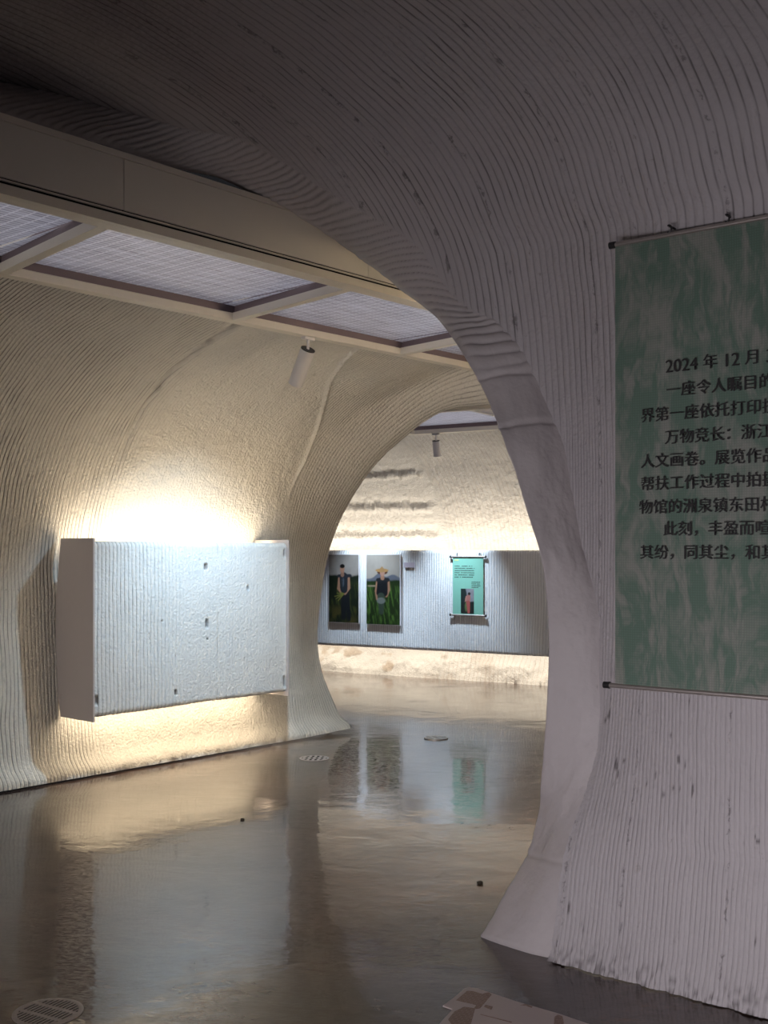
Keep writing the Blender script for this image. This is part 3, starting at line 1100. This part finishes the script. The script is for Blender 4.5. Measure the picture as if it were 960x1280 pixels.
# ------------------------------------------------------------------ green banner on the near wall
def banner_mat():
    k = NT('banner_mesh_print')
    uv = k.uv()
    s = k.n('SeparateXYZ', {'Vector': uv})
    wv = k.noise(k.map(uv, (3.6, 1.2, 1)), 1.0, 3, .6, .6)
    warp = k.n('Combine' + 'XYZ', {'X': k.math('ADD', s.outputs[0], k.math('MULTIPLY', wv, .28)), 'Y': k.math('MULTIPLY', s.outputs[1], .32), 'Z': 0.0}).outputs[0]
    lf = k.noise(warp, 11, 5, .62, .35)
    lf2 = k.noise(k.map(warp, (1, 1, 1), (0, 0, .5)), 19, 4, .6)
    leaf = k.ramp(k.math('MAXIMUM', lf, k.math('MULTIPLY', lf2, .97)), (.47, 0.0), (.62, 1.0))
    low = k.ramp(s.outputs[1], (.0, 1.0), (1.0, 0.25))
    c = k.mix(k.math('MULTIPLY', leaf, .75), (.13, .215, .16), (.36, .35, .31))
    fx = k.math('FRACT', k.math('MULTIPLY', s.outputs[0], 115))
    fy = k.math('FRACT', k.math('MULTIPLY', s.outputs[1], 115))
    g = k.math('MULTIPLY', k.math('LESS_THAN', fx, .62), k.math('LESS_THAN', fy, .62))
    c = k.mix(k.math('MULTIPLY', g, .45), k.mix(.35, c, (.05, .055, .05)), c)
    k.set('Base Color', c)
    k.set('Roughness', .75)
    return k.m


M['banner'] = banner_mat()
BA = np.array([.79, -.613]) / np.hypot(.79, .613)            # direction the banner runs
BN = np.array([BA[1], -BA[0]]) * -1                          # to the wall behind
if BN @ BD < 0:
    BN = -BN
b_org = uo(3.635, 2.075, 0)[:2]


def ray_b(x, y):
    k = (x - 480) / F
    # b_org + s*BA = Y*(k,1)
    A = np.array([[BA[0], -k], [BA[1], -1]])
    s, Y = np.linalg.solve(A, -b_org)
    return s, H + (YH - y) / F * Y


s0, zt = ray_b(769.5, 306)
_, zb = ray_b(769.5, 857)
BW, BH = 1.32, zt - zb
br = empty('hanging_banner', basis(BA, BN, (b_org[0] + BA[0] * s0, b_org[1] + BA[1] * s0, zb)))
tag(br, 'large green mesh fabric banner with black Chinese text hanging on the near right wall', 'banner')
n, m = 120, 100
X, Zb = np.meshgrid(np.linspace(0, BW, n), np.linspace(0, BH, m), indexing='ij')
Yb = .004 * np.sin(X * 5) * np.sin(np.pi * Zb / BH) - .003
grid('fabric_sheet', np.stack([X, Yb, Zb], -1), M['banner'], np.stack([X, Zb], -1), parent=br)
for z, ex in ((0, .035), (BH, .012)):
    bm = bmesh.new()
    add_cyl(bm, (-ex, 0, z), (BW + ex, 0, z), .009, 18)
    rod = build('hanging_rod', bm, M['alu'], br, True)
    for xx in (-ex, BW + ex):
        bm = bmesh.new()
        add_cyl(bm, (xx - .012, 0, z), (xx + .012, 0, z), .0125, 18)
        build('end_cap', bm, M['black'], rod, True)


def hook(x, root, k=.62):
    bm = bmesh.new()
    pts = [(x, .055, BH + .034)]
    add_cyl(bm, pts[0], (x, -.002, BH + .034), .004, 8)
    # side-on ring as seen against the wall
    ring = [(x + .017 * k * math.cos(a), -.002, BH + .008 + k * (.022 + .020 * math.sin(a))) for a in np.linspace(-1.9, 1.9, 14)]
    for p, q in zip(ring[:-1], ring[1:]):
        add_cyl(bm, p, q, .0034, 8)
    build('hook', bm, M['black'], root, True)


for px in (836, 908):
    sx, _ = ray_b(px, 290)
    hook(sx - s0, br)
hook(BW - .16, br)

ROWS = [('2024 年 12 月 31 日', 833, 458), ('一座令人瞩目的 3', 834, 488), ('界第一座依托打印技术', 802, 520), ('万物竞长：浙江省', 832, 547),
        ('人文画卷。展览作品以', 802, 577), ('帮扶工作过程中拍摄的', 802, 605), ('物馆的洲泉镇东田村照', 800, 634), ('此刻，丰盈而喧嚣', 830, 661),
        ('其纷，同其尘，和其光', 801, 690)]
SZ = .0555


def glyph_mesh(txt, size):
    cu = bpy.data.curves.new('t', 'FONT')
    cu.body = txt
    cu.size = size
    cu.offset = -size * .006
    cu.resolution_u = 3
    to = bpy.data.objects.new('t', cu)
    COL.objects.link(to)
    dg = bpy.context.evaluated_depsgraph_get()
    me = bpy.data.meshes.new_from_object(to.evaluated_get(dg))
    bpy.data.objects.remove(to)
    return me


for txt, px, py in ROWS:
    bm = bmesh.new()
    sx, _ = ray_b(px, py)
    _, z = ray_b(px, py)
    x = sx - s0
    for ch in txt + ' ':
        latin = ord(ch) < 128
        adv = (.30 if ch == ' ' else .55) if latin else 1.0
        if ch != ' ':
            sz = SZ * (1.16 if latin else .98)
            me = glyph_mesh(ch, sz)
            if len(me.vertices):
                co = np.zeros(len(me.vertices) * 3)
                me.vertices.foreach_get('co', co)
                co = co.reshape(-1, 3)
                for k_, dx in enumerate((-.03, .0, .034)):           # heavy uprights, thin crossbars
                    nb = len(bm.verts)
                    bm.from_mesh(me)
                    bm.verts.ensure_lookup_table()
                    for v in bm.verts[nb:]:
                        v.co = Vector((x + v.co.x * (.92 if latin else 1) + dx * SZ, -.0095 - .0002 * k_ + .004 * math.sin((x) * 5) * 0, z - zb + v.co.y - .38 * sz))
            bpy.data.meshes.remove(me)
        x += adv * SZ * .985
        if ch in ' ，。：' and len(bm.verts):              # a run of print ends at a gap
            build('text_run', bm, M['ink'], br)
            bm = bmesh.new()
    bm.free()


# ------------------------------------------------------------------ spot lamps
def spot_lamp(label, base, axis_dir, aim, length, rad, power, blend, angle, along, col):
    """base: point on the rail; the can hangs below and is tilted to its aim"""
    root = empty('spot_lamp', Matrix.Translation(Vector(base)))
    tag(root, label, 'lamp', 'ceiling spot lamps')
    d = (Vector(aim) - Vector(base)).normalized()
    top = Vector((0, 0, -.075)) 
    bm = bmesh.new()
    ax = Vector((along[0], along[1], 0))
    add_box(bm, -.045, .045, -.018, .018, -.02, 0, bev=.003)
    for v in bm.verts:
        v.co = ax * v.co.x + Vector((-ax.y, ax.x, 0)) * v.co.y + Vector((0, 0, v.co.z))
    build('track_adapter', bm, M['white'], root)
    bm = bmesh.new()
    add_cyl(bm, (0, 0, -.018), top + d * .005, .009, 12)
    build('stem', bm, M['white'], root, True)
    bm = bmesh.new()
    add_cyl(bm, top + d * .006, top + d * length, rad, 32)
    build('lamp_body', bm, M['white'], root, True)
    bm = bmesh.new()
    add_cyl(bm, top, top + d * .006, rad * .97, 32)
    build('vent_cap', bm, M['black'], root, True)
    l = bpy.data.lights.new('spot_beam', 'SPOT')
    l.energy = power
    l.spot_size = angle
    l.spot_blend = blend
    l.color = col
    l.shadow_soft_size = .035
    o = bpy.data.objects.new('spot_beam', l)
    COL.objects.link(o)
    p = Vector(base) + top + d * (length + .02)
    o.matrix_world = Matrix.Translation(p) @ (-d).to_track_quat('Z', 'Y').to_matrix().to_4x4()
    return root


spot_lamp('white cylinder spot lamp under the nearer skylight, aimed at the blank panel', uo(4.95, 4.98, 2.885), BD, uo(5.2, PO, .95), .25, .047, 195, 1.0,
          math.radians(88), BD, (.60, .82, 1.0))
c_, _ = ray_c(545, 540, 10.70)
spot_lamp('white cylinder spot lamp under the far skylight, above the mint scroll', cq(c_, 10.70, 2.82), CD, cq(c_ - .12, CQ, .45), .175, .042, 330, 1.0,
          math.radians(58), CD, (.66, .82, 1.0))
# its neighbour on the same rail, hidden behind the second arch
spot_lamp('white cylinder spot lamp on the far rail above the two photographs', cq(c_ - 1.25, 10.70, 2.82), CD, cq(c_ - 1.2, CQ, .5), .175, .042, 330, 1.0,
          math.radians(58), CD, (.66, .82, 1.0))


# ------------------------------------------------------------------ floor drains and small things on the floor
def floor_pt(x, y):
    Y = H * F / (y - YH)
    return np.array([(x - 480) / F * Y, Y])


def drain(label, px, py, dia, ang, slots=True, mat='iron', lift=.004):
    x, y = floor_pt(px, py)
    m = Matrix.Translation((x, y, 0)) @ Matrix.Rotation(ang, 4, 'Z')
    root = empty('floor_drain', m)
    tag(root, label, 'drain', 'floor drains')
    r = dia / 2
    bm = bmesh.new()
    N = 64
    prof_ = [(r, 0.0), (r, lift * .6), (r * .97, lift), (r * .86, lift), (r * .85, lift * .7), (r * .85, .001)]
    rings = [[bm.verts.new((a * math.cos(2 * math.pi * i / N), a * math.sin(2 * math.pi * i / N), z)) for i in range(N)] for a, z in prof_]
    for k in range(len(rings) - 1):
        for i in range(N):
            j = (i + 1) % N
            bm.faces.new((rings[k][i], rings[k][j], rings[k + 1][j], rings[k + 1][i]))
    bmesh.ops.recalc_face_normals(bm, faces=bm.faces)
    build('rim', bm, M[mat], root, True)
    bm = bmesh.new()
    bmesh.ops.create_circle(bm, cap_ends=True, segments=48, radius=r * .855, matrix=Matrix.Translation((0, 0, .0012)))
    build('sump', bm, M['dark'], root)
    bm = bmesh.new()
    rr_ = r * .86
    nb = 13 if slots else 5
    pitch = 2 * rr_ / nb
    for i in range(nb):
        yy = -rr_ + (i + .5) * pitch
        hw = math.sqrt(max(rr_ ** 2 - yy ** 2, 0))
        add_box(bm, -hw, hw, yy - pitch * .24, yy + pitch * .24, .0015, lift * .95)
    for xx in ((-rr_ * .34, rr_ * .34)):
        hw = math.sqrt(rr_ ** 2 - xx ** 2)
        add_box(bm, xx - r * .07, xx + r * .07, -hw, hw, .0015, lift * .97)
    build('grate', bm, M[mat], root)
    return root


drain('round slotted iron drain grate in the nearest left corner of the floor', 60, 1265.5, .232, math.radians(62), True, 'iron')
drain('round iron drain in the floor in front of the blank panel', 393, 948, .222, math.radians(85), False, 'iron')
drain('round steel drain cover on the floor inside the second arch', 545, 923, .20, math.radians(15), True, 'steel', .008)

# printed cut-out sheet stuck on the floor at the lower edge
k = NT('floor_sheet_print')
p = k.obj()
k.set('Base Color', k.mix(k.noise(p, 5, 3), (.50, .42, .41), (.58, .50, .48)))
k.set('Roughness', .5)
M['sheetprint'] = k.m
k = NT('floor_sheet_brick')
p = k.obj()
bt = k.n('TexBrick', {'Vector': k.map(p, (1, 1, 1), (0, 0, .6)), 'Color1': (.22, .13, .10, 1), 'Color2': (.27, .17, .13, 1), 'Mortar': (.36, .27, .23, 1), 'Scale': 22.0, 'Mortar Size': .03})
k.set('Base Color', bt.outputs['Color'])
k.set('Roughness', .5)
M['sheetbrick'] = k.m


def poly_plate(name, pxs, mat, z0, z1, parent, org):
    bm = bmesh.new()
    pts = [floor_pt(*q) - org for q in pxs]
    a = [bm.verts.new((q[0], q[1], z1)) for q in pts]
    f = bm.faces.new(a)
    if f.normal.z < 0:
        f.normal_flip()
    f.normal_update()
    r = bmesh.ops.extrude_face_region(bm, geom=[f])
    for v in r['geom']:
        if isinstance(v, bmesh.types.BMVert):
            v.co.z = z0
    bmesh.ops.recalc_face_normals(bm, faces=bm.faces)
    return build(name, bm, mat, parent)


org = floor_pt(620, 1290)
fs = empty('floor_sheet', Matrix.Translation((org[0], org[1], 0)))
tag(fs, 'pale cut-out printed sheet lying on the floor at the bottom edge', 'floor sticker')
poly_plate('sheet', [(553.5, 1258.5), (569, 1247), (580, 1237.5), (587, 1235.5), (596, 1236.5), (645, 1253), (697, 1268), (735, 1281), (790, 1299), (860, 1325),
                     (800, 1400), (640, 1400), (520, 1330), (545, 1287), (552, 1278), (566, 1263)], M['sheetprint'], .0005, .004, fs, org)
poly_plate('printed_shape', [(570, 1252), (584, 1240), (592, 1240.5), (604, 1244.5), (596, 1258), (588, 1256)], M['sheetbrick'], .004, .0046, fs, org)
poly_plate('printed_shape', [(604, 1243.5), (611, 1242), (614.5, 1245), (600, 1262), (592, 1263), (598, 1254)], M['sheetbrick'], .004, .0048, fs, org)
poly_plate('printed_shape', [(560, 1276), (568, 1266), (580, 1260), (594, 1262), (592, 1270), (588, 1284), (566, 1284)], M['sheetbrick'], .004, .0046, fs, org)
poly_plate('printed_shape', [(605, 1260), (607, 1257.5), (616, 1260), (614, 1264)], M['sheetbrick'], .004, .005, fs, org)
poly_plate('printed_shape', [(650, 1258.2), (657, 1256.5), (666, 1260), (664.5, 1261.5), (657, 1258.6)], M['sheetbrick'], .004, .0046, fs, org)
poly_plate('printed_shape', [(693, 1273), (697, 1270), (703, 1272), (705, 1280), (700, 1290), (692, 1288)], M['sheetbrick'], .004, .0046, fs, org)
poly_plate('printed_shape', [(600, 1270), (601, 1269.4), (640, 1279), (639, 1280)], M['sheetbrick'], .004, .0046, fs, org)

# small chips of debris on the floor
for (px, py, sz, lab) in ((303, 1025, .013, 'small dark chip on the floor in the reflection of the blank panel'),
                          (600, 1105, .016, 'small dark chip on the floor beside the foot of the near arch')):
    x, y = floor_pt(px, py)
    bm = bmesh.new()
    bmesh.ops.create_icosphere(bm, subdivisions=2, radius=sz)
    for i, v in enumerate(bm.verts):
        v.co *= .8 + .4 * ((i * 37) % 11) / 11
        v.co.z = max(0, v.co.z * .5 + sz * .3)
    o = build('paint_chip', bm, M['chip'], None)
    o.location = (x, y, 0)
    tag(o, lab, 'debris')
